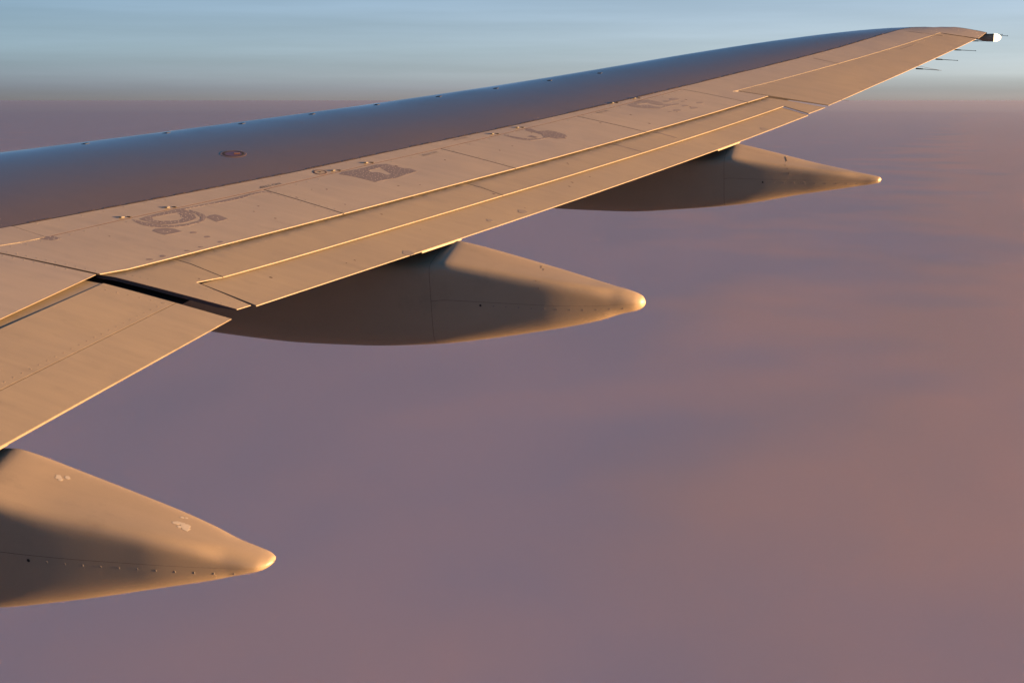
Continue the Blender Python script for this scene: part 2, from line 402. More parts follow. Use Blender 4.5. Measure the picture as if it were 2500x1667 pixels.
D = {'seamA': [[-7.733, 9.8287], [-6.9553, 11.2736], [-6.3546, 12.4003], [-5.6407, 13.8456], [-5.0836, 14.9049], [-3.7748, 17.4371], [-3.0238, 18.8375], [-1.8426, 20.9337], [-1.0707, 22.4131]], 'hingeB': [[-7.4846, 9.4995], [-6.9788, 10.603], [-6.3402, 11.8873], [-5.7598, 13.1509], [-5.3497, 13.9891], [-5.0105, 14.69], [-4.39, 15.966], [-3.5101, 17.7855]], 'lineC': [[-6.5298, 9.4751], [-5.742, 11.1759], [-5.4615, 11.7799], [-4.7604, 13.3057], [-4.4767, 13.9021], [-3.5439, 15.9166], [-2.6661, 17.7796], [-2.4616, 18.1996]], 'lineD': [[-5.855, 9.8078], [-5.4743, 10.6392], [-4.439, 13.0097], [-3.018, 16.2204], [-2.2414, 17.9801]], 'Dend': [[-2.2414, 17.9801], [-1.9157, 17.9189]], 'S0': [[-7.383, 9.365], [-6.5449, 9.4736]], 'S1': [[-6.3382, 11.8835], [-5.4611, 11.7791]], 'S2': [[-5.3479, 13.9904], [-4.4767, 13.9021]], 'S3': [[-4.39, 15.966], [-3.5435, 15.9169]], 'S4': [[-3.5069, 17.7876], [-2.7647, 17.7791]], 'hingeE': [[-2.9054, 18.0848], [-1.7672, 20.1742], [-0.4078, 22.6549]], 'ailin': [[-2.852, 18.131], [-2.4635, 18.1982], [-1.7297, 18.3027]], 'tipline': [[-0.402, 22.4803], [0.0521, 22.5508]], 'gapO': [[-6.554, 9.51], [-5.3591, 9.5503]], 'gapI': [[-6.5539, 9.4092], [-5.3294, 9.4657]], 'Cin': [[-6.537, 9.4689], [-6.5696, 8.2873]], 'Cin2': [[-6.448, 9.3988], [-6.5203, 8.2202]], 'inseam': [[-5.9564, 7.4699], [-5.8313, 9.4892]], 'flapseam': [[-6.2542, 10.1355], [-5.7483, 10.0417]], 'flapseam2': [[-4.8012, 13.2677], [-4.372, 13.165]], 'endseam': [[-5.7152, 10.0168], [-5.5741, 10.3645]], 'Dcorner': [[-5.875, 9.8414], [-5.3281, 9.7649]], 'boxseam': [[-7.6656, 9.9172], [-7.3607, 9.8764]], 'farseam': [[-2.1266, 20.1881], [-1.7758, 20.1488]], 'TE': [[-5.5136, 6.8814], [-5.3505, 9.5033], [-5.3835, 9.5933], [-3.8754, 13.2511], [-1.74, 18.4114], [0.159, 22.9241]], 'lebr': [[-8.7593, 12.5688], [-8.2681, 13.342], [-7.7337, 14.0401], [-7.2316, 14.7829], [-6.7479, 15.5407], [-6.2134, 16.221], [-5.7048, 16.9046], [-5.2007, 17.5777], [-4.6973, 18.2106]], 'cap': [[-6.9563, 12.7397], [-6.9503, 12.7048], [-6.9646, 12.6643], [-6.9968, 12.6241], [-7.0421, 12.5904], [-7.0937, 12.5685], [-7.144, 12.562], [-7.1857, 12.5719], [-7.2123, 12.5967], [-7.2196, 12.6326], [-7.2062, 12.6738], [-7.1739, 12.7139], [-7.1277, 12.7469], [-7.0748, 12.7678], [-7.0235, 12.7737], [-6.9819, 12.7638]], 'disc': [[-6.037, 12.6565], [-6.0325, 12.6339], [-6.0379, 12.6085], [-6.0523, 12.5841], [-6.0735, 12.5644], [-6.0983, 12.5524], [-6.123, 12.55], [-6.1438, 12.5574], [-6.1577, 12.5737], [-6.1624, 12.5963], [-6.1573, 12.6218], [-6.143, 12.6463], [-6.1216, 12.6661], [-6.0966, 12.6781], [-6.0717, 12.6804], [-6.0508, 12.6729]], 'brk': [[-7.0065, 10.6026], [-6.8035, 11.0194], [-5.9776, 12.7537], [-5.7963, 13.1519], [-5.0002, 14.8008], [-4.8295, 15.1785], [-4.1173, 16.7338], [-3.9224, 17.0785]], 'pa': [[-6.943, 10.5872], [-6.8721, 10.5491], [-6.787, 10.529], [-6.7136, 10.5438], [-6.6391, 10.5737], [-6.5508, 10.641], [-6.4766, 10.7339], [-6.4318, 10.8352], [-6.4163, 10.9171], [-6.4404, 10.9871], [-6.4816, 11.0319], [-6.5436, 11.0484], [-6.6138, 11.0602], [-6.6459, 11.0608], [-6.6241, 11.0232], [-6.548, 11.0011], [-6.4877, 10.9691], [-6.4601, 10.9301], [-6.4552, 10.876], [-6.5, 10.7741], [-6.5744, 10.6808], [-6.6691, 10.6232], [-6.7636, 10.6083], [-6.8272, 10.5936], [-6.8721, 10.599]], 'pb': [[-6.8879, 10.6242], [-6.8219, 10.6186], [-6.744, 10.6188], [-6.6733, 10.6302], [-6.6017, 10.6832], [-6.5429, 10.7588], [-6.5058, 10.8555], [-6.4998, 10.9173], [-6.5434, 10.9748], [-6.6141, 11.0151], [-6.6801, 11.0375], [-6.7465, 11.0151], [-6.8148, 10.8639], [-6.8744, 10.7204], [-6.8943, 10.6344]], 'pb_hole': [[-6.8121, 10.7044], [-6.7786, 10.6838], [-6.7147, 10.6985], [-6.6439, 10.7539], [-6.5943, 10.8021], [-6.5962, 10.8585], [-6.6189, 10.8793], [-6.6984, 10.9428], [-6.7521, 10.8472], [-6.8247, 10.7249]], 'pc': [[-6.7348, 11.0231], [-6.6742, 11.119], [-6.5833, 11.2893], [-6.485, 11.4915], [-6.4268, 11.6187], [-6.377, 11.7413], [-6.3243, 11.8286], [-6.2436, 11.8715], [-6.2371, 11.8504], [-6.3121, 11.8051], [-6.3632, 11.6749], [-6.3973, 11.564], [-6.4555, 11.4377], [-6.5685, 11.2631], [-6.6494, 11.1121], [-6.709, 11.0005]], 'pd': [[-6.4404, 10.9871], [-6.434, 11.0499], [-6.4088, 11.0893], [-6.3696, 11.0943], [-6.262, 11.0698], [-6.2813, 11.0104], [-6.3091, 10.9482], [-6.3659, 10.9662]], 'pe': [[-6.6669, 10.4719], [-6.6678, 10.5195], [-6.5997, 10.5937], [-6.5332, 10.6114], [-6.4503, 10.5969], [-6.4965, 10.5067], [-6.5355, 10.4529], [-6.6026, 10.4544]], 'po_0': [[-6.3337, 10.6527], [-6.3359, 10.6389], [-6.3415, 10.6261], [-6.3491, 10.6176], [-6.3671, 10.6084], [-6.38, 10.6085], [-6.3848, 10.6174], [-6.3903, 10.6259], [-6.3845, 10.6389], [-6.3694, 10.6526], [-6.3592, 10.6564], [-6.3459, 10.6566]], 'po_1': [[-6.1978, 10.6362], [-6.1991, 10.6232], [-6.2035, 10.6114], [-6.2098, 10.6037], [-6.2253, 10.5962], [-6.2368, 10.597], [-6.2414, 10.6059], [-6.2467, 10.6142], [-6.2422, 10.6262], [-6.2294, 10.6383], [-6.2205, 10.6412], [-6.2087, 10.6406]], 'po_2': [[-6.055, 10.6057], [-6.056, 10.5933], [-6.0598, 10.582], [-6.0655, 10.5748], [-6.0797, 10.5681], [-6.0904, 10.5693], [-6.0948, 10.5779], [-6.0999, 10.5862], [-6.096, 10.5976], [-6.0844, 10.6089], [-6.0762, 10.6114], [-6.0653, 10.6104]], 'po_3': [[-6.1406, 10.4189], [-6.1425, 10.4098], [-6.1467, 10.4013], [-6.1522, 10.3955], [-6.1646, 10.3889], [-6.1734, 10.3884], [-6.1763, 10.3941], [-6.1798, 10.3994], [-6.1754, 10.408], [-6.1648, 10.4175], [-6.1577, 10.4203], [-6.1487, 10.421]], 'po_4': [[-6.1944, 10.2923], [-6.1968, 10.2831], [-6.2015, 10.2742], [-6.2075, 10.2681], [-6.221, 10.2608], [-6.2303, 10.2599], [-6.2332, 10.2655], [-6.2367, 10.2706], [-6.2318, 10.2796], [-6.2201, 10.2897], [-6.2125, 10.2929], [-6.2029, 10.294]], 'po_5': [[-6.3026, 10.0874], [-6.3028, 10.0737], [-6.3062, 10.0615], [-6.3119, 10.0539], [-6.327, 10.0471], [-6.3388, 10.049], [-6.3443, 10.0588], [-6.3506, 10.0681], [-6.347, 10.0805], [-6.3351, 10.0924], [-6.3264, 10.0947], [-6.3142, 10.0931]], 'po_6': [[-6.3522, 9.9759], [-6.3546, 9.9639], [-6.3602, 9.9525], [-6.3674, 9.9448], [-6.3843, 9.936], [-6.3963, 9.9354], [-6.4004, 9.9429], [-6.4054, 9.9498], [-6.3997, 9.9613], [-6.3853, 9.974], [-6.3758, 9.9777], [-6.3634, 9.9786]], 'p2': [[-5.9163, 12.6686], [-5.9195, 12.7374], [-5.8689, 12.8262], [-5.7749, 12.9999], [-5.7204, 13.1387], [-5.6407, 13.2218], [-5.4605, 13.202], [-5.3883, 13.2351], [-5.2957, 13.2026], [-5.3656, 13.0384], [-5.3978, 12.9113], [-5.4792, 12.7848], [-5.534, 12.6779], [-5.639, 12.6887], [-5.7535, 12.6946], [-5.8283, 12.6859]], 'p2_hole': [[-5.7169, 12.932], [-5.6519, 13.0857], [-5.5873, 13.0408], [-5.4802, 12.9745], [-5.5181, 12.9302], [-5.612, 12.952], [-5.6773, 12.9062]], 'p3': [[-4.6249, 15.1687], [-4.526, 15.2697], [-4.4367, 15.2799], [-4.3304, 15.2515], [-4.2882, 15.1997], [-4.3017, 15.1088], [-4.3595, 15.0571], [-4.447, 15.0453], [-4.492, 14.9725], [-4.5316, 14.9036], [-4.6032, 14.8223], [-4.6852, 14.7946], [-4.7726, 14.784], [-4.9018, 14.8075], [-4.9103, 14.8331], [-4.8141, 14.8374], [-4.701, 14.8446], [-4.6188, 14.8721], [-4.5244, 14.9595], [-4.4971, 15.0096], [-4.5579, 15.09]], 'p3b': [[-4.7778, 15.1649], [-4.7247, 15.2123], [-4.631, 15.1687], [-4.5706, 15.0915], [-4.6419, 15.1041], [-4.721, 15.1017]], 'p3c': [[-4.6722, 14.9266], [-4.6428, 14.9887], [-4.5546, 14.9789], [-4.5768, 14.9325]], 'p4': [[-3.9647, 16.7569], [-3.8674, 17.0248], [-3.7872, 17.1041], [-3.6459, 17.099], [-3.5664, 17.0545], [-3.425, 17.1773], [-3.4101, 17.1388], [-3.49, 17.022], [-3.5875, 16.8326], [-3.7092, 16.7597], [-3.8379, 16.7193], [-3.9194, 16.7129]], 'p4_hole': [[-3.868, 16.8475], [-3.7575, 16.9728], [-3.6152, 16.9592], [-3.561, 16.9969], [-3.5736, 16.9271], [-3.636, 16.8958], [-3.7404, 16.8974], [-3.8279, 16.825]], 'pq_0': [[-3.4491, 17.3592], [-3.4599, 17.3242], [-3.4764, 17.2927], [-3.4945, 17.2729], [-3.5319, 17.2546], [-3.5556, 17.2586], [-3.56, 17.2833], [-3.5662, 17.3069], [-3.5492, 17.3388], [-3.5147, 17.3698], [-3.4941, 17.3764], [-3.4695, 17.3728]], 'pq_1': [[-3.5209, 17.2098], [-3.5305, 17.1845], [-3.5447, 17.1611], [-3.5598, 17.1457], [-3.5905, 17.1295], [-3.6096, 17.1301], [-3.6125, 17.1469], [-3.617, 17.1627], [-3.6024, 17.1864], [-3.5737, 17.211], [-3.5569, 17.2175], [-3.5371, 17.2173]], 'pq_2': [[-3.3636, 17.3186], [-3.3684, 17.3029], [-3.3757, 17.2888], [-3.3838, 17.2799], [-3.4003, 17.2717], [-3.4108, 17.2734], [-3.4127, 17.2845], [-3.4154, 17.2951], [-3.4079, 17.3094], [-3.3926, 17.3233], [-3.3835, 17.3263], [-3.3726, 17.3247]], 'pq_3': [[-3.1479, 17.4085], [-3.157, 17.3826], [-3.1703, 17.359], [-3.1845, 17.3437], [-3.2135, 17.3285], [-3.2315, 17.3301], [-3.2342, 17.3477], [-3.2384, 17.3643], [-3.2247, 17.3882], [-3.1977, 17.4125], [-3.1819, 17.4183], [-3.1632, 17.4172]], 'pq_4': [[-3.2914, 17.1738], [-3.2984, 17.1496], [-3.3092, 17.1278], [-3.3211, 17.1142], [-3.3457, 17.102], [-3.3614, 17.1051], [-3.3644, 17.1223], [-3.3685, 17.1388], [-3.3574, 17.1608], [-3.3347, 17.182], [-3.3212, 17.1863], [-3.3049, 17.1836]], 'pq_5': [[-3.1739, 17.1615], [-3.182, 17.132], [-3.1945, 17.1057], [-3.2083, 17.0894], [-3.237, 17.0752], [-3.2553, 17.0796], [-3.2589, 17.1009], [-3.2639, 17.1212], [-3.251, 17.1479], [-3.2246, 17.1731], [-3.2088, 17.1779], [-3.1898, 17.174]], 'pq_6': [[-3.3417, 16.9467], [-3.349, 16.9154], [-3.3609, 16.8879], [-3.3743, 16.8713], [-3.4029, 16.8579], [-3.4215, 16.8638], [-3.4257, 16.8869], [-3.4313, 16.9092], [-3.4191, 16.937], [-3.3932, 16.9624], [-3.3774, 16.9666], [-3.3581, 16.9611]], 'pq_7': [[-3.4319, 16.8232], [-3.4361, 16.8108], [-3.4424, 16.7993], [-3.4492, 16.7919], [-3.4633, 16.7844], [-3.4721, 16.7851], [-3.4736, 16.7935], [-3.4757, 16.8015], [-3.4692, 16.813], [-3.4562, 16.8248], [-3.4485, 16.8277], [-3.4394, 16.8273]], 'p5': [[-7.3446, 9.8197], [-7.3207, 9.8834], [-7.2773, 9.926], [-7.1953, 9.9133], [-7.2049, 9.8805], [-7.2308, 9.8423], [-7.2878, 9.8255]], 'txt1': [[-6.2758, 12.13], [-6.379, 11.9336]], 'txt2': [[-5.3328, 13.8775], [-5.4058, 13.7202]], 'txt3': [[-4.1134, 16.3962], [-4.2072, 16.2334]], 'txt4': [[-5.2217, 14.5168], [-5.3112, 14.3575]], 'txth': [[-6.2758, 12.13], [-6.2618, 12.1196], [-6.3343, 12.1166]]}
A = D['seamA']; B = D['hingeB']; Cl = D['lineC']; Dl = D['lineD']; E_ = D['hingeE']
def ext(p, q, Y): return (p[0] + (q[0] - p[0]) * (Y - p[1]) / (q[1] - p[1]), Y)
Atab = [(y, x) for x, y in [ext(A[0], A[1], Y_IN)] + A + [ext(A[-2], A[-1], YT)]]
def xA(Y): return interp(Atab, Y)
Btab = [(y, x) for x, y in [ext(B[0], B[1], Y_IN)] + B]
def xB(Y): return interp(Btab, Y)
def xseam(Y): return max(xA(Y), xle(Y) + .05 * chord(Y))

# forward skin: nose and inspar skin in one curved sheet, wrapping a little below
def fwd_skin():
    ny, nu, nl = 120, 56, 10
    V = []; Fs = []; MI = []
    for i in range(ny + 1):
        Y = Y_IN + (YT - .004 - Y_IN) * i / ny
        Y = min(Y, YT - .004); c = chord(Y); wa = (xseam(Y) - .004 - xle(Y)) / c
        for j in range(nl + nu + 1):
            if j < nl: w = .12 * ((nl - j) / nl) ** 2; z = zt(Y) + c * (AL * (1 - w) - .55 * thick(w)); x = xle(Y) + c * w
            else:
                w = wa * ((j - nl) / nu) ** 2; x = xle(Y) + c * w; z = top(x, Y, H0)
            V.append((x, Y, z))
    n = nl + nu + 1
    for i in range(ny):
        for j in range(n - 1): Fs.append([i * n + j, i * n + j + 1, (i + 1) * n + j + 1, (i + 1) * n + j])
    return mesh_of('forward_skin', V, Fs, [True] * len(Fs))
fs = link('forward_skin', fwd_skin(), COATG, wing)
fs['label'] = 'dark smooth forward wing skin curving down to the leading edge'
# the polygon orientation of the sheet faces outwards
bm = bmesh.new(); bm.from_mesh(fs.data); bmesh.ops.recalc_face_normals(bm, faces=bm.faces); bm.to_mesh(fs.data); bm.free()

def low_skin():
    ny, nw = 60, 24; V = []; Fs = []
    for i in range(ny + 1):
        Y = Y_IN + (YT - .006 - Y_IN) * i / ny; c = chord(Y)
        for j in range(nw + 1):
            w = .115 + (.80 - .115) * j / nw; x = xle(Y) + c * w; V.append((x, Y, zt(Y) + c * (AL * (1 - w) - .55 * thick(w)) + .002))
    for i in range(ny):
        for j in range(nw): a = i * (nw + 1) + j; Fs.append([a, a + nw + 1, a + nw + 2, a + 1])
    return mesh_of('lower_skin', V, Fs, [True] * len(Fs))
link('lower_skin', low_skin(), PAINT, wing)
def core():
    ny, nw = 90, 20; V = []; Fs = []
    for i in range(ny + 1):
        Y = Y_IN + (YT - .02 - Y_IN) * i / ny; x0 = xseam(Y) - .12; x1 = xte(Y) - (.50 if 9.35 < Y < 9.7 else .95); x1 = max(x1, x0 + .02); x0 = max(x0, xle(Y) + .03)
        for j in range(nw + 1):
            x = x0 + (x1 - x0) * j / nw; V.append((x, Y, surf(x, Y) - .05 * sm((x - x0) / .1) - .012))
    for i in range(ny):
        for j in range(nw): a = i * (nw + 1) + j; Fs.append([a, a + 1, a + nw + 2, a + nw + 1])
    return mesh_of('inner_structure', V, Fs, [True] * len(Fs))
link('inner_structure', core(), DARK, wing)  # dark sheet below the panels; its colour stands in for shade in the gaps
# tip rib closing the outboard end
def tip_rib():
    Y = YT - .002; c = chord(Y); V = []; n = 24
    for j in range(n + 1): w = (j / n) ** 1.6; V.append((xle(Y) + c * w, Y, top(xle(Y) + c * w, Y, H0) - .003))
    for j in range(n + 1): w = (j / n) ** 1.6; V.append((xle(Y) + c * w, Y, zt(Y) + c * (AL * (1 - w) - .55 * thick(w))))
    Fs = [[j, j + 1, n + 2 + j, n + 1 + j] for j in range(n)]
    return mesh_of('tip_rib', V, Fs)
link('tip_rib', tip_rib(), PAINT, wing)

# rear spar strip and outer skin
bx0, bx1 = D['boxseam']
strip_in = [(xA(y), y) for y in np.linspace(Y_IN, 9.86, 12)] + [bx0, bx1] + [(xB(y), y) for y in np.linspace(9.86, Y_IN, 12)]
strip_in = [(xA(y), y) for y in np.linspace(Y_IN, bx0[1], 12)] + [(xB(y), y) for y in np.linspace(9.872, Y_IN, 12)]
o = panel('rear_spar_panel', [(x + .004, y) for x, y in strip_in], H0 + .003, .007, PAINT, wing, gap=.006, edge=EDGE)
o['label'] = 'riveted inboard length of the rear spar panel'
Yq = [bx0[1]] + [y for x, y in A if bx0[1] + .2 < y < 22.2] + [22.5, 22.75, 22.9]
hE = lerp2(E_[1], E_[2], .935)
outer = [(xseam(y) + .004, y) for y in Yq] + [(xle(22.93) + .06, 22.93), (.165, 22.93), (.055, 22.58), (-.40, 22.50), hE, tuple(E_[1]), (-2.9054, 18.085), (-2.852, 18.131), (-2.4636, 18.1990),
        (-2.6661, 17.7796), (-3.5069, 17.7876)] + [(x, y) for x, y in B[::-1] if bx1[1] + .2 < y < 17.7] + [(xB(9.872), 9.872)]
o = panel('rear_spar_panel', outer, H0, .006, PAINT, wing, gap=.006, step=.2, edge=EDGE, cham=.0015, sel=lambda x, y: y < 17.75)  # walls inboard of the tip skin painted dark as hinge gap shade
o['label'] = 'outboard rear spar panel widening into the tip skin'

# spoilers
def C_at(Y): return interp([(y, x) for x, y in [ext(Cl[0], Cl[1], 9.0)] + Cl], Y)
S = [[(-7.557, 9.343), D['S0'][1]], D['S1'], D['S2'], D['S3'], [D['S4'][0], (-2.670, 17.779)]]
def spoiler(i):
    a, b_ = S[i], S[i + 1]
    fr = [tuple(a[0])] + [(x, y) for x, y in B if a[0][1] + .3 < y < b_[0][1] - .3] + [tuple(b_[0])]
    bk = [(C_at(y), y) for y in np.linspace(b_[1][1], a[1][1], 6)]
    if i == 3: bk[0] = (b_[1][0], b_[1][1])
    return fr + bk
sp_lab = ['spoiler panel nearest the flap gap with the large dark sealant ring', 'second spoiler panel outboard with a mottled diamond-shaped sealant patch',
          'third spoiler panel outboard with a curved dark sealant tail', 'outermost spoiler panel with scattered small grey blots']
for i in range(4):
    o = panel('spoiler', spoiler(i), H0, .006, PAINT, wing, gap=.010, cham=.0015, edge=EDGE); o['label'] = sp_lab[i]
Cin = D['Cin']; Ci0 = ext(Cin[1], Cin[0], 9.40); CiN = (-6.69, Y_IN)
p0 = [(xB(y), y) for y in np.linspace(Y_IN, 9.335, 8)] + [ (S[0][1][0], 9.455), CiN]
o = panel('spoiler', p0, H0, .006, PAINT, wing, gap=.010, cham=.0015, edge=EDGE); o['label'] = 'plain innermost spoiler panel at the inboard flap'

# outboard flap: fore panels, end piece, aft flap
f1, f2 = D['flapseam'], D['flapseam2']
Dtab = [(y, x) for x, y in Dl]
def D_at(Y): return interp(Dtab, Y)
TEo = lambda Y: (-9.4048 + .41735 * Y, Y)
def znose(X, Y):
    d = X - C_at(min(Y, 18.15)); t = min(max(1 - d / .09, 0), 2)
    return top(X, Y, H1) - .007 * min(t * t, 2.0)
def nosepts(poly):
    out = []
    y = min(q[1] for q in poly)
    while y < max(q[1] for q in poly):
        for d in (-.03, 0, .03, .06, .085, .11):
            x = C_at(y) + d
            if inside(x, y, poly) and bdist(x, y, poly) > .02: out.append((x, y))
        y += .14
    return out
flap_th = lambda X, Y: .008 + .03 * min(1, max(0, (xte(Y) - X) / 1.2))
front = lambda Y: (C_at(Y) - .09, Y)
Dc = D['Dcorner'][0]; De = D['Dend']
end_piece = [(-6.58, 9.535), (-5.384, 9.598), (-5.3365, 9.755), tuple(Dc), (D_at(f1[1][1]), f1[1][1]), tuple(f1[1]), tuple(f1[0]), front(f1[0][1])]
end_piece = [(-6.60, 9.515), (-5.384, 9.598), (-5.3365, 9.745), (Dc[0], Dc[1]), (f1[1][0], f1[1][1]), (f1[0][0], f1[0][1]), (f1[0][0] - .15, f1[0][1] + .03)]
o = panel('flap_end_panel', end_piece, H1, lambda X, Y: .007 if (Y > 9.78 or X > -5.48) else .03, FLAPP, wing, gap=.006, edge=EDGE, zf=znose, extra=nosepts(end_piece), cham=.002, sel=lambda x, y: y < 9.615 and x < -5.40); o['label'] = 'riveted flap end panel beside the dark gap'  # wall facing the flap gap is painted dark as shade
m1 = [front(y) for y in np.linspace(f1[0][1] + .0, f2[0][1], 9)] + [tuple(f2[0]), tuple(f2[1])] + [(D_at(y), y) for y in np.linspace(f2[1][1] - .1, f1[1][1] + .1, 8)] + [tuple(f1[1]), tuple(f1[0])]
o = panel('flap_fore_panel', m1, H1, .007, FLAPP, wing, gap=.006, edge=EDGE, cham=.002, zf=znose, extra=nosepts(m1)); o['label'] = 'inboard half of the flap fore panel'
m2 = [tuple(f2[0])] + [front(y) for y in np.linspace(f2[0][1], 17.7, 10)] + [(-2.74, 18.0), (-2.4636, 18.1950), (-1.757, 18.300), (-1.923, 17.921), tuple(De[0])] + [(D_at(y), y) for y in np.linspace(17.6, f2[1][1] + .1, 8)] + [tuple(f2[1])]
o = panel('flap_fore_panel', m2, H1, .007, FLAPP, wing, gap=.006, edge=EDGE, cham=.002, zf=znose, extra=nosepts(m2)); o['label'] = 'outboard half of the flap fore panel'
a1_ = [(D_at(y) - .05, y) for y in np.linspace(9.90, 17.93, 14)] + [(De[0][0] - .045, 17.988), tuple(De[0]), (-1.923, 17.921)] + [TEo(y) for y in np.linspace(17.6, 9.9, 12)] + [(-5.318, 9.790)]
a1_[0] = (-5.865, 9.868)
o = panel('aft_flap', a1_, H2, lambda X, Y: .008 + .04 * min(1, max(0, (xte(Y) - X) / .8)), FLAPP, wing, gap=.010, edge=EDGE, cham=.003)
# inboard flap
TEi = lambda Y: (-5.3505 + .0622 * (Y - 9.503), Y)
C2 = D['Cin2']; isn = D['inseam']
zin = lambda X, Y: top(X, Y, 0) + .010 * max(0, min(1, (-5.35 - X) / 1.0))
cove = [(-6.72, Y_IN), (-6.66, 9.36), (C2[0][0], 9.385), ext(C2[1], C2[0], Y_IN)]
o = panel('flap_cove_panel', cove, 0, .01, FLAPP, wing, gap=.004, zf=lambda X, Y: top(X, Y, 0) - .004 + .010 * sm((X + 6.62) / .16)); 
ia = [ext(C2[1], C2[0], Y_IN), (C2[0][0], 9.392), (-5.82, 9.431), ext(isn[1], isn[0], Y_IN)]
o = panel('inboard_flap_panel', ia, 0, lambda X, Y: .008 + .04 * min(1, max(0, (-5.35 - X) / .8)), FLAPP, wing, gap=.005, zf=zin, edge=EDGE); o['label'] = 'forward panel of the inboard flap'
ib = [ext(isn[1], isn[0], Y_IN), (-5.82, 9.431), TEi(9.462), TEi(Y_IN)]
o = panel('inboard_flap_panel', ib, 0, lambda X, Y: .008 + .04 * min(1, max(0, (-5.35 - X) / .8)), FLAPP, wing, gap=.005, zf=zin, edge=EDGE); o['label'] = 'aft panel of the inboard flap with the bright trailing edge'
# aileron
ail = [tuple(E_[0]), tuple(E_[1]), hE, (-.405, 22.482), (.03, 22.545), TEo(21.), TEo(19.6), (-1.735, 18.345), (-2.4620, 18.222), (-2.835, 18.150)]
ail = [(-2.845, 18.152), (-2.9, 18.095), tuple(E_[1]), hE, (-.402, 22.485), (.03, 22.555), TEo(21.), TEo(19.6), (-1.722, 18.355), (-2.4600, 18.210)]
o = panel('aileron', ail, .0345, flap_th, FLAPP, wing, gap=.012, edge=EDGE)

# rivet rows (each only two or three pixels across in the photograph)
rv = []
s0a, s0b = S[0]
rv += along(s0a, s0b, .085, .045) + along((s0a[0], s0a[1]), lerp2(s0a, s0b, .8), .085, -.045)
rv += along(S[1][0], S[1][1], .075, .04, .004, .2) + along(S[1][0], S[1][1], .075, -.04, .004, .3)
rv += along(S[2][0], S[2][1], .09, .04, .004, .4) + along(S[2][0], S[2][1], .09, -.04, .004, .4)
for k in range(len(B) - 1): rv += along(B[k], B[k + 1], .13, -.06, .006, .35)
rivets('rivet_rows', rv, wing, RIVET, r=.007)
rv = along((-6.42, 9.62), (-5.66, 9.80), .06, 0) + along((-5.9, 9.76), (-5.40, 9.70), .055, .03) + along((-5.9, 9.72), (-5.45, 9.66), .055, 0) + along((-5.75, 9.64), (-5.5, 9.62), .06, 0)
rivets('rivet_rows', rv, wing, RIVET, r=.007, h=H1)
rv = along(isn[0], (-5.84, 9.35), .09, -.0) 
rv = [(x - .05, y) for x, y in along(ext(isn[1], isn[0], 6.), (-5.83, 9.40), .085)] + along((-6.4, 9.28), (-5.85, 9.36), .09)
rivets('rivet_rows', rv, wing, DARKRIV, r=.006, zf=lambda x, y: zin(x, y))
rv = []
for k in range(len(A) - 2): rv += along(A[k], A[k + 1], .2, -.05, .01, .3)
rv += [(x + .1, y) for x, y in along((-7.75, 9.3), (-7.5, 9.85), .09)]
rivets('rivet_rows', rv, wing, DARKRIV, r=.006)

# sealant film along the forward seam (dark broken bead)
for k in range(len(A) - 1):
    a, b_ = A[k], A[k + 1]; n = 7
    for q in range(n):
        if random.random() < .25: continue
        t0 = (q + random.uniform(0, .2)) / n; t1 = (q + random.uniform(.7, 1)) / n
        p, r_ = lerp2(a, b_, t0), lerp2(a, b_, t1); wd = random.uniform(.006, .012)
        decal('seam_bead', [(p[0] - wd, p[1]), (p[0] + .004, p[1]), (r_[0] + .004, r_[1]), (r_[0] - wd, r_[1])][::-1], RUB, wing, off=.004)

# sealant patches on the spoilers
sealp = lambda k, hole=None, label=None, m=SEAL: decal('sealant_patch', D[k], m, wing, D[hole] if hole else None, off=.0009, label=label)
sealp('pa', label='outer arc of the dark sealant ring on the spoiler')
sealp('pb', 'pb_hole', 'inner loop of the dark sealant ring on the spoiler')
sealp('pc', label='long tapering sealant strip along the spoiler hinge')
sealp('pd', label='rounded sealant patch outboard of the ring'); sealp('pe', label='wide lens-shaped sealant patch below the ring')
sealp('p2', 'p2_hole', 'mottled diamond-shaped sealant patch'); sealp('p3', label='curved sealant tail on the third spoiler'); sealp('p3b'); sealp('p3c')
sealp('p4', 'p4_hole', 'faint hooked sealant patch on the outermost spoiler', m=SEALF); sealp('p5', label='small sealant patch at the inboard spoiler corner')
for k in D:
    if k.startswith('po_') or k.startswith('pq_'): decal('sealant_blot', D[k], SEAL if k[1] == 'o' else SEALF, wing, off=.0009)
def scatter(poly, hole, n, inn=.02):
    xs = [q[0] for q in poly]; ys = [q[1] for q in poly]; out = []
    for _ in range(6000):
        x, y = random.uniform(min(xs), max(xs)), random.uniform(min(ys), max(ys))
        if inside(x, y, poly) and bdist(x, y, poly) > inn and not (hole and inside(x, y, hole)) and all((x - a) ** 2 + (y - b__) ** 2 > .0012 for a, b__ in out): out.append((x, y))
        if len(out) >= n: break
    return out
rv = scatter(D['p2'], D['p2_hole'], 85) + scatter(D['p3'], None, 50, .008) + scatter(D['pa'], None, 46, .008) + scatter(D['pb'], D['pb_hole'], 40) + scatter(D['p4'], D['p4_hole'], 18, .01) + scatter(D['pc'], None, 26, .008) + scatter(D['pe'], None, 14, .05) + scatter(D['pd'], None, 8, .04) + scatter(D['p5'], None, 16, .01)
rivets('bare_rivet_heads', rv, wing, WHT, r=.007, hh=.0014)

# hinge brackets on the spoiler hinge line
for k, (x, y) in enumerate(D['brk']):
    z = top(x, y, H0)
    br = link('hinge_bracket', box_mesh('hinge_bracket', (x - .03, y - .03, z + .004), (.03, .05, .010), 0, None), RIVET, wing)
    link('hinge_lug', box_mesh('hinge_lug', (x + .012, y + .02, z + .003), (.04, .022, .010)), DARK, br)
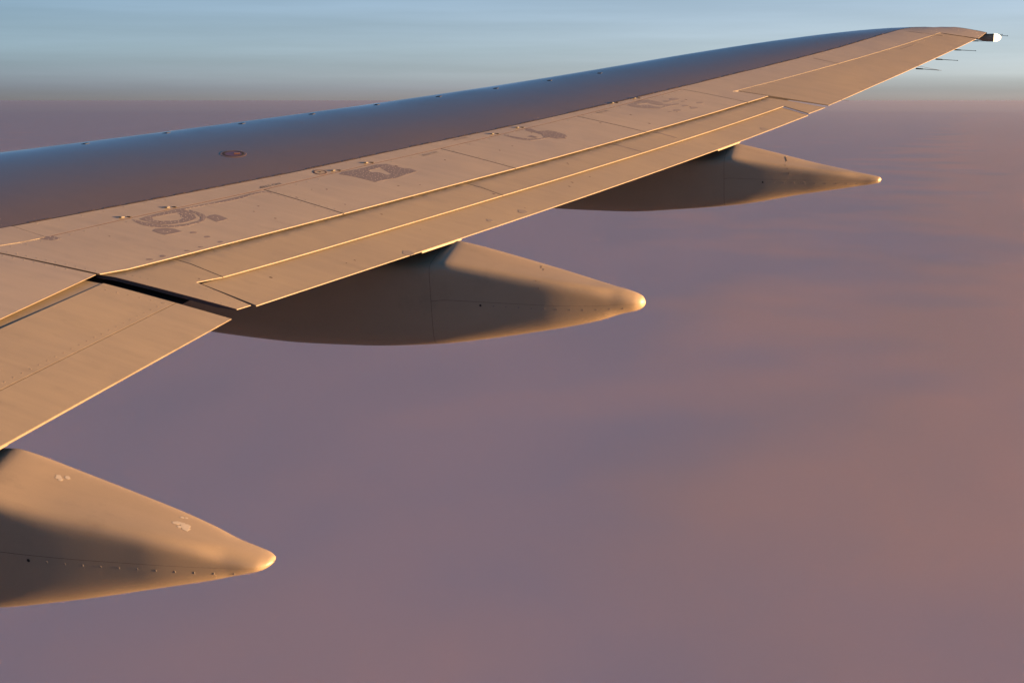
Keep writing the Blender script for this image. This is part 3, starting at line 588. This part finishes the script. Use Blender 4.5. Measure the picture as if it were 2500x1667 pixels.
# small dark plates just behind the leading edge
for k, (x, y) in enumerate(D['lebr']):
    n = normal_at(x, y); q = Vector((0, 0, 1)).rotation_difference(n).to_matrix()
    z = top(x, y, H0)
    link('leading_edge_plate', box_mesh('leading_edge_plate', (x, y, z), (.055, .075, .005), 0, q), BLACK, wing)

# fuel filler cap and round access cover
def disc(name, X, Y, r0, r1, h0, m, parent, h=H0, n=28, lip=.004):
    V = []; Fs = []; nn = normal_at(X, Y, h); c = Vector((X, Y, top(X, Y, h)))
    u = nn.cross(Vector((0, 1, 0))).normalized(); w = nn.cross(u)
    prof = [(r1 + lip, 0), (r1, h0), (r0 + .0001, h0), (r0, 0)] if r0 > 0 else [(r1 + lip, 0), (r1, h0), (.0005, h0 * 1.1)]
    for (r, hh) in prof:
        for k in range(n): a = 2 * math.pi * k / n; V.append(tuple(c + nn * hh + (u * math.cos(a) + w * math.sin(a)) * r))
    for i in range(len(prof) - 1):
        for k in range(n): j = (k + 1) % n; Fs.append([i * n + k, i * n + j, (i + 1) * n + j, (i + 1) * n + k])
    me = mesh_of(name, V, Fs); bm = bmesh.new(); bm.from_mesh(me); bmesh.ops.recalc_face_normals(bm, faces=bm.faces); bm.to_mesh(me); bm.free()
    return link(name, me, m, parent)
cx, cy = -7.085, 12.665
cap = disc('fuel_cap', cx, cy, .112, .13, .002, RING, wing); cap['label'] = 'round brass-rimmed fuel filler cap with a maroon lid'
disc('cap_lid', cx, cy, 0, .085, .0025, CAPR, cap); disc('cap_seal', cx, cy, .088, .105, .003, DARK, cap)
link('cap_latch', box_mesh('cap_latch', (cx + .03, cy + .02, top(cx, cy, H0) + .006), (.06, .018, .008), .5), RING, cap)
ax, ay = -6.098, 12.615
cov = disc('access_cover', ax, ay, 0, .052, .002, FLAPP, wing); cov['label'] = 'small round access cover between seam and spoiler hinge'
disc('cover_ring', ax, ay, .055, .066, .003, RUB, cov); disc('cover_bolt', ax, ay, 0, .008, .006, DARK, cov)

# stencilled lettering
def lettering(txt, x, y, ang, size, m, h=H0, off=.0015):
    cu = bpy.data.curves.new('lettering', 'FONT'); cu.body = txt; cu.size = size; cu.align_x = 'LEFT'; cu.resolution_u = 2
    tmp = bpy.data.objects.new('tmp', cu); scene.collection.objects.link(tmp)
    bpy.context.view_layer.update()
    me = bpy.data.meshes.new_from_object(tmp.evaluated_get(bpy.context.evaluated_depsgraph_get()))
    bpy.data.objects.remove(tmp)
    ca, sa = math.cos(ang), math.sin(ang)
    for v in me.vertices:
        X = x + v.co.x * ca - v.co.y * sa; Y = y + v.co.x * sa + v.co.y * ca; v.co = (X, Y, top(X, Y, h) + off)
    o = link('lettering', me, m, wing); o['label'] = 'stencilled words NO STEP'
    return o
for k, s_ in (('txt1', .062), ('txt2', .055), ('txt3', .05), ('txt4', .05)):
    (x0, y0), (x1, y1) = D[k]
    lettering('NO STEP', x0 - .02, y0, math.atan2(y1 - y0, x1 - x0), s_, BLACK if k == 'txt1' else SEAL)

# thin joints, drips and smudges on the skins
def joint(p, q, m=RUB, wd=.0035, h=H0, off=.0012, name='skin_joint'):
    p, q = Vector(p), Vector(q); d = (q - p).normalized(); n_ = Vector((-d.y, d.x)) * wd
    decal(name, [tuple(p - n_), tuple(q - n_), tuple(q + n_), tuple(p + n_)], m, wing, off=off, h=h, th=.001)
joint(D['farseam'][0], D['farseam'][1])
joint((-1.03, 20.75), (-.42, 20.80), SEAL, .005, .0325); joint((-.95, 22.30), (-.45, 22.36), SEAL, .004)
joint((-1.02, 21.35), (-.83, 21.72), EDGE, .006, .0325, .002); joint((-2.02, 18.62), (-1.50, 18.70), SEAL, .004, .0325)
joint((-3.9, 15.35), (-3.45, 15.30), SEAL, .006, H1); joint((-3.62, 16.05), (-3.2, 16.0), SEAL, .007, H1)
for k in range(60):
    Y = random.uniform(8.2, 17.4); X = random.uniform(xB(Y) + .1, xte(Y) - .15); hh = H0 if X < C_at(Y) - .03 else (H1 if X < D_at(max(Y, 9.85)) - .02 else H2)
    if abs(X - C_at(Y)) < .14 or abs(X - D_at(max(Y, 9.85))) < .05 or 9.3 < Y < 9.7: continue
    rr = random.uniform(.004, .010); el = random.uniform(.8, 2.2)
    if Y < 9.4: hh = H0 if X < -6.7 else None
    if hh is None: continue
    decal('dirt_speck', [(X + rr * el * math.cos(a), Y + rr * math.sin(a)) for a in [j * math.pi / 3 for j in range(6)]], RUB, wing, off=.0009, h=hh, th=.0006)
for (X, Y, rr) in ((-4.68, 11.42, .05), (-4.10, 12.95, .045), (-2.35, 17.05, .05), (-4.30, 12.55, .03)):
    decal('dirt_speck', [(X + rr * (1 + .15 * math.sin(5 * a)) * math.cos(a), Y + rr * math.sin(a)) for a in [j * math.pi / 8 for j in range(16)]], FLSM, wing, off=.0015, h=H2, th=.001)

# ------------------------------------------------------------------ flap track fairings
TILT = R(9)
def fairing(Yc, tabs, seamX, vseam, label, rivspan, nose):
    zc = zt(Yc)
    def pt(X, w, v): return (X, Yc + w * math.cos(TILT) - v * math.sin(TILT), zc + w * math.sin(TILT) + v * math.cos(TILT))
    top_, bot, hw, ex = tabs
    xr = ex[0][0]
    def roof(X): return .11 * sm((nose - X) / (nose - xr) * 1.15 - .08)
    def ring(X, a0, a1, n, sh=0.):
        vt_, vb_, h_, e_ = (interp(top_, X) * .5 + pchip(top_, X) * .5), pchip(bot, X), pchip(hw, X), pchip(ex, X)
        vm, vh = (vt_ + vb_) / 2, (vt_ - vb_) / 2 - sh; h_ -= sh; out = []
        for k in range(n + 1):
            a = a0 + (a1 - a0) * k / n; c_, s_ = math.cos(a), math.sin(a)
            ee = e_ if s_ >= 0 else min(e_, 2.6 + .25 * (e_ - 2))
            rr = (abs(c_) ** ee + abs(s_) ** ee) ** (-1 / ee)
            wq, vq = h_ * rr * c_, rr * s_
            if vq > 0: vq -= roof(X) / max(vh, .01) * (1 - rr * c_) / 2 * min(1, vq * 1.4)
            out.append(pt(X, wq, vm + vh * vq))
        return out
    def loft(name, xs, a0, a1, n, m, parent, sh=0., flip=False):
        V = []; Fs = []
        for X in xs: V += ring(X, a0, a1, n, sh)
        for i in range(len(xs) - 1):
            for k in range(n): a = i * (n + 1) + k; Fs.append([a, a + 1, a + n + 2, a + n + 1])
        full = abs(a1 - a0) > 6.2
        me = mesh_of(name, V, Fs, [True] * len(Fs))
        bm = bmesh.new(); bm.from_mesh(me); bmesh.ops.remove_doubles(bm, verts=bm.verts, dist=.0004); bmesh.ops.recalc_face_normals(bm, faces=bm.faces)
        ce = sum((f.calc_center_median() for f in bm.faces), Vector()) / len(bm.faces)
        bm.to_mesh(me); bm.free()
        o = link(name, me, m, parent); return o
    x0, x1 = top_[0][0], nose
    xs_f = [x0 + (seamX - .0015 - x0) * i / 34 for i in range(35)]
    xs_a = [seamX + .0015 + (x1 - .0015 - seamX - .0015) * (1 - (1 - i / 60) ** 1.7) for i in range(61)]
    body = loft('flap_track_fairing', xs_f, 0, 2 * math.pi, 64, FAIRP, wing); body['label'] = label
    loft('tail_upper_shell', xs_a, .004, math.pi - .004, 44, FAIRP, body)
    loft('tail_lower_shell', xs_a, math.pi + .004, 2 * math.pi - .004, 44, FAIRP, body)
    loft('inner_liner', [seamX - .02] + xs_a[:-6], 0, 2 * math.pi, 40, RUB, body, sh=.004)
    # rivets under the horizontal joint on the inboard side
    V = []; Fs = []; 
    X = rivspan[0]
    while X < rivspan[1]:
        vm = (pchip(top_, X) + pchip(bot, X)) / 2 - .035; h_ = pchip(hw, X)
        vh = (pchip(top_, X) - pchip(bot, X)) / 2; ee = min(pchip(ex, X), 2.6 + .25 * (pchip(ex, X) - 2))
        wv = h_ * max(0, 1 - (min(.99, .035 / vh)) ** ee) ** (1 / ee)
        b0 = len(V); r = .009
        for rr, d in ((r, -.002), (r * .7, .0006)):
            for k in range(8): a = k * math.pi / 4; V.append(pt(X + rr * math.cos(a), -wv - d, vm + rr * math.sin(a)))
        for k in range(8): j = (k + 1) % 8; Fs.append([b0 + k, b0 + j, b0 + 8 + j, b0 + 8 + k])
        Fs.append([b0 + 8 + k for k in range(8)]); X += .115
    me = mesh_of('rivet_rows', V, Fs); bm = bmesh.new(); bm.from_mesh(me); bmesh.ops.recalc_face_normals(bm, faces=bm.faces); bm.to_mesh(me); bm.free()
    link('rivet_rows', me, FLSM, body, stuff=True)
    # small vent hole at the start of the rivet row
    X = rivspan[0] - .12; vm = (pchip(top_, X) + pchip(bot, X)) / 2 - .035
    V = [pt(X + .011 * math.cos(k * math.pi / 5), -pchip(hw, X) - .0015, vm + .011 * math.sin(k * math.pi / 5)) for k in range(10)]
    link('vent_hole', mesh_of('vent_hole', V, [list(range(10))]), DARK, body)
    return body, pt, ring, tabs
exps = lambda a, b_, c_: [(a, 14), (a + .3, 12), (b_, 7.5), (b_ + .4, 4.5), (c_ - .25, 2.4), (c_, 2.0)]
FA = []
FA.append(fairing(11.77, (
    [(-8.6, .25), (-6.5, .12), (-4.75, -.04), (-4.58, -.03), (-4.42, -.002), (-4.36, -.008), (-3.385, -.225), (-3.09, -.292), (-2.80, -.350), (-2.70, -.378), (-2.65, -.402), (-2.625, -.430), (-2.616, -.465)],
    [(-8.6, -.45), (-7.6, -.82), (-6.96, -0.907), (-6.36, -0.950), (-5.92, -0.967), (-5.265, -0.957), (-4.468, -0.897), (-4.253, -0.867), (-3.645, -0.762), (-3.056, -.64), (-2.80, -.56), (-2.70, -.535), (-2.64, -.505), (-2.616, -.472)],
    [(-8.6, .10), (-7.0, .23), (-5.5, .26), (-4.5, .25), (-3.5, .20), (-2.9, .125), (-2.72, .093), (-2.65, .06), (-2.616, .004)],
    exps(-4.6, -3.5, -2.616)), -4.535, -.45, 'middle flap fairing, a pointed grey pod under the outboard flap', (-3.95, -2.75), -2.616))
FA.append(fairing(16.24, (
    [(-6.2, .25), (-4.5, .12), (-2.95, -.04), (-2.78, -.03), (-2.60, -.000), (-2.54, -.008), (-1.63, -.212), (-1.2, -.292), (-1.0, -.33), (-.935, -.345), (-.916, -.37)],
    [(-6.2, -.40), (-4.79, -.775), (-3.86, -.79), (-3.146, -.74), (-2.445, -.665), (-1.768, -.543), (-1.2, -.455), (-.962, -.415), (-.93, -.400), (-.916, -.372)],
    [(-6.2, .08), (-4.5, .20), (-2.7, .215), (-1.7, .15), (-1.1, .075), (-.95, .05), (-.916, .004)],
    exps(-2.75, -1.8, -.916)), -2.66, -.36, 'farthest flap fairing, a slim pointed pod near the wing tip', (-2.1, -1.05), -.916))
FA.append(fairing(6.75, (
    [(-9.5, .25), (-7.5, .12), (-5.75, -.05), (-5.60, -.04), (-5.48, -.03), (-5.40, -.042), (-4.98, -.145), (-4.40, -.283), (-3.81, -.430), (-3.71, -.456), (-3.66, -.474), (-3.644, -.492)],
    [(-9.5, -.5), (-7.5, -.98), (-6.4, -0.987), (-5.606, -0.942), (-4.921, -0.822), (-4.354, -0.695), (-3.77, -.560), (-3.69, -.532), (-3.655, -.508), (-3.644, -.492)],
    [(-9.5, .1), (-7.5, .26), (-5.5, .27), (-4.4, .20), (-3.9, .13), (-3.72, .095), (-3.66, .05), (-3.644, .004)],
    exps(-5.6, -4.5, -3.644)), -5.9, -.45, 'nearest flap fairing, a large pointed pod at the lower left', (-5.0, -3.8), -3.644))
# pale paint chips and fine scratches on the inboard shoulders of the fairings
from mathutils.bvhtree import BVHTree
def tree_of(body):
    V = []; P = []
    for o_ in [body] + [c for c in scene.objects if c.parent == body and 'shell' in c.name]:
        k = len(V); V += [v.co.copy() for v in o_.data.vertices]; P += [[i + k for i in p.vertices] for p in o_.data.polygons]
    return BVHTree.FromPolygons(V, P)
TREES = [tree_of(f[0]) for f in FA]
def chip(fi, outline, m, name='paint_chip', lift=.0025):
    body, pt = FA[fi][:2]; V = []; W_ = []
    for X, v in outline:
        a_ = Vector(pt(X, -2, v)); d_ = (Vector(pt(X, 0, v)) - a_).normalized()
        loc, nn, _, _ = TREES[fi].ray_cast(a_, d_)
        if loc is None: return
        if nn.dot(d_) > 0: nn = -nn
        V.append(tuple(loc + nn * lift)); W_.append(tuple(loc - nn * .003))
    k = len(V)
    Fs = [list(range(k))] + [[i, (i + 1) % k, (i + 1) % k + k, i + k] for i in range(k)]
    link(name, mesh_of(name, V + W_, Fs), m, body)
def chip_top(fi, outline, m, name='paint_chip', lift=.001):
    body, pt = FA[fi][:2]; V = []; W_ = []
    for X, w in outline:
        a_ = Vector(pt(X, w, 1)); d_ = (Vector(pt(X, w, -1)) - a_).normalized()
        loc, nn, _, _ = TREES[fi].ray_cast(a_, d_)
        if loc is None: return
        if nn.dot(d_) > 0: nn = -nn
        V.append(tuple(loc + nn * lift)); W_.append(tuple(loc - nn * .003))
    k = len(V)
    link(name, mesh_of(name, V + W_, [list(range(k))] + [[i, (i + 1) % k, (i + 1) % k + k, i + k] for i in range(k)]), m, body)
for cx_, cw_, sz in ((-5.10, .10, .020), (-5.075, .085, .014), (-5.05, .12, .016), (-4.27, .02, .022), (-4.24, .03, .020), (-4.205, .015, .026), (-4.19, -.01, .020), (-4.235, -.005, .013), (-4.27, .085, .011), (-4.245, .095, .009)):
    chip_top(2, [(cx_ + sz * 1.5 * math.cos(a) * random.uniform(.5, 1.1), cw_ + sz * math.sin(a) * random.uniform(.5, 1.1)) for a in [j * math.pi / 4 for j in range(8)]], CHIPM)
def scratch(fi, line, wd=.004):
    for (x0, v0), (x1, v1) in zip(line, line[1:]): chip(fi, [(x0 - wd, v0), (x1 - wd, v1), (x1 + wd, v1), (x0 + wd, v0)], SCRM, 'scratch')
SCRM = mat('brown_scratch', (.09, .065, .04), rough=.6)
scratch(1 - 1, [(-3.583, -.194), (-3.560, -.25), (-3.530, -.318)]); scratch(0, [(-3.575, -.181), (-3.550, -.206), (-3.526, -.258)])
scratch(1, [(-2.004, -.145), (-1.972, -.172), (-1.945, -.23), (-1.928, -.295)], .003); scratch(1, [(-1.99, -.15), (-1.975, -.20), (-1.95, -.235)], .003)
# seal strips between trailing edge and fairings
for ya, yb, f in ((11.55, 12.03, TEo), (16.03, 16.47, TEo), (6.45, 6.97, TEi)):
    a, b_ = f(ya), f(yb); za, zb = surf(*a), surf(*b_)
    V = []
    for (x, y, z) in ((a[0], ya, za), (b_[0], yb, zb)):
        for dx, dz in ((-.10, -.010), (-.014, -.010), (-.014, -.024), (-.10, -.024)): V.append((x + dx, y, z + dz))
    link('seal_strip', mesh_of('seal_strip', V, [(0, 1, 5, 4), (1, 2, 6, 5), (2, 3, 7, 6), (3, 0, 4, 7), (3, 2, 1, 0), (4, 5, 6, 7)]), EDGE, wing)

# ------------------------------------------------------------------ tip lamp and static wicks
def tube(name, p, q, r0, r1, m, parent, n=10, capm=None, mid=None):
    p, q = Vector(p), Vector(q); d = (q - p); u = d.orthogonal().normalized(); w = d.normalized().cross(u); V = []; Fs = []
    st = [(0, r0), (1, r1)] if mid is None else mid
    for t_, r in st:
        for k in range(n): a = 2 * math.pi * k / n; V.append(tuple(p + d * t_ + (u * math.cos(a) + w * math.sin(a)) * r))
    for i in range(len(st) - 1):
        for k in range(n): j = (k + 1) % n; Fs.append([i * n + k, i * n + j, (i + 1) * n + j, (i + 1) * n + k])
    Fs.append(list(range(n))[::-1]); Fs.append([(len(st) - 1) * n + k for k in range(n)])
    return link(name, mesh_of(name, V, Fs), m, parent)
LAMP = {'c': [0.2744, 22.9757, 0.947], 'wicks': [([-0.7291, 20.8092, 0.4409], [-0.457, 20.8092, 0.4198]), ([-0.4835, 21.409, 0.5853], [-0.2124, 21.409, 0.5662]), ([-0.2372, 22.0081, 0.7346], [0.0274, 22.0081, 0.72]), ([-0.0026, 22.5894, 0.8846], [0.267, 22.5894, 0.8764]), ([0.0488, 22.9124, 1.0019], [0.4009, 22.9124, 0.9884]), ([0.1175, 22.932, 0.9871], [0.479, 22.932, 0.9675])]}
def pod():
    """boxy fairing that carries the lamp: flat inboard face, rounded crown"""
    c = LAMP['c']; V = []; Fs = []; n = 16
    st = [(-.42, .02, .02, .03), (-.25, .045, .045, .02), (-.10, .058, .058, .0), (0., .062, .060, 0)]
    for dx, ry, rz, dz in st:
        for k in range(n):
            a = 2 * math.pi * k / n; cc, ss = math.cos(a), math.sin(a)
            V.append((c[0] + dx, c[1] + ry * math.copysign(abs(cc) ** .6, cc), c[2] + dz + rz * math.copysign(abs(ss) ** .7, ss)))
    for i in range(len(st) - 1):
        for k in range(n): j = (k + 1) % n; Fs.append([i * n + k, i * n + j, (i + 1) * n + j, (i + 1) * n + k])
    Fs.append(list(range(n))); Fs.append([3 * n + k for k in range(n)][::-1])
    me = mesh_of('navigation_light', V, Fs); bm = bmesh.new(); bm.from_mesh(me); bmesh.ops.recalc_face_normals(bm, faces=bm.faces); bm.to_mesh(me); bm.free()
    return me
nav = link('navigation_light', pod(), FAIRP, wing); nav['label'] = 'bright white lamp in a dark housing at the wing tip'
def dome():
    c = LAMP['c']; bm = bmesh.new(); bmesh.ops.create_uvsphere(bm, u_segments=20, v_segments=12, radius=1)
    for v in bm.verts: v.co = (c[0] + max(v.co.x, -.02) * .105, c[1] + v.co.y * .058, c[2] + v.co.z * .064)
    for f in bm.faces: f.smooth = True
    me = bpy.data.meshes.new('lamp_lens'); bm.to_mesh(me); bm.free(); return me
link('lamp_lens', dome(), lamp, nav)
for i, (p, q) in enumerate(LAMP['wicks']):
    p = (p[0] - .04, p[1], p[2] + .004)
    o = tube('static_wick', p, q, .008, .0035, WICK, wing, mid=[(0, .010), (.3, .008), (.34, .0045), (.96, .0035), (.97, .006), (1, .006)])
    o['label'] = ['innermost static wick on the trailing edge', 'second static wick on the trailing edge', 'third static wick on the trailing edge', 'static wick under the tip lamp', 'short static wick above the tip lamp', 'long static wick behind the tip lamp'][i]
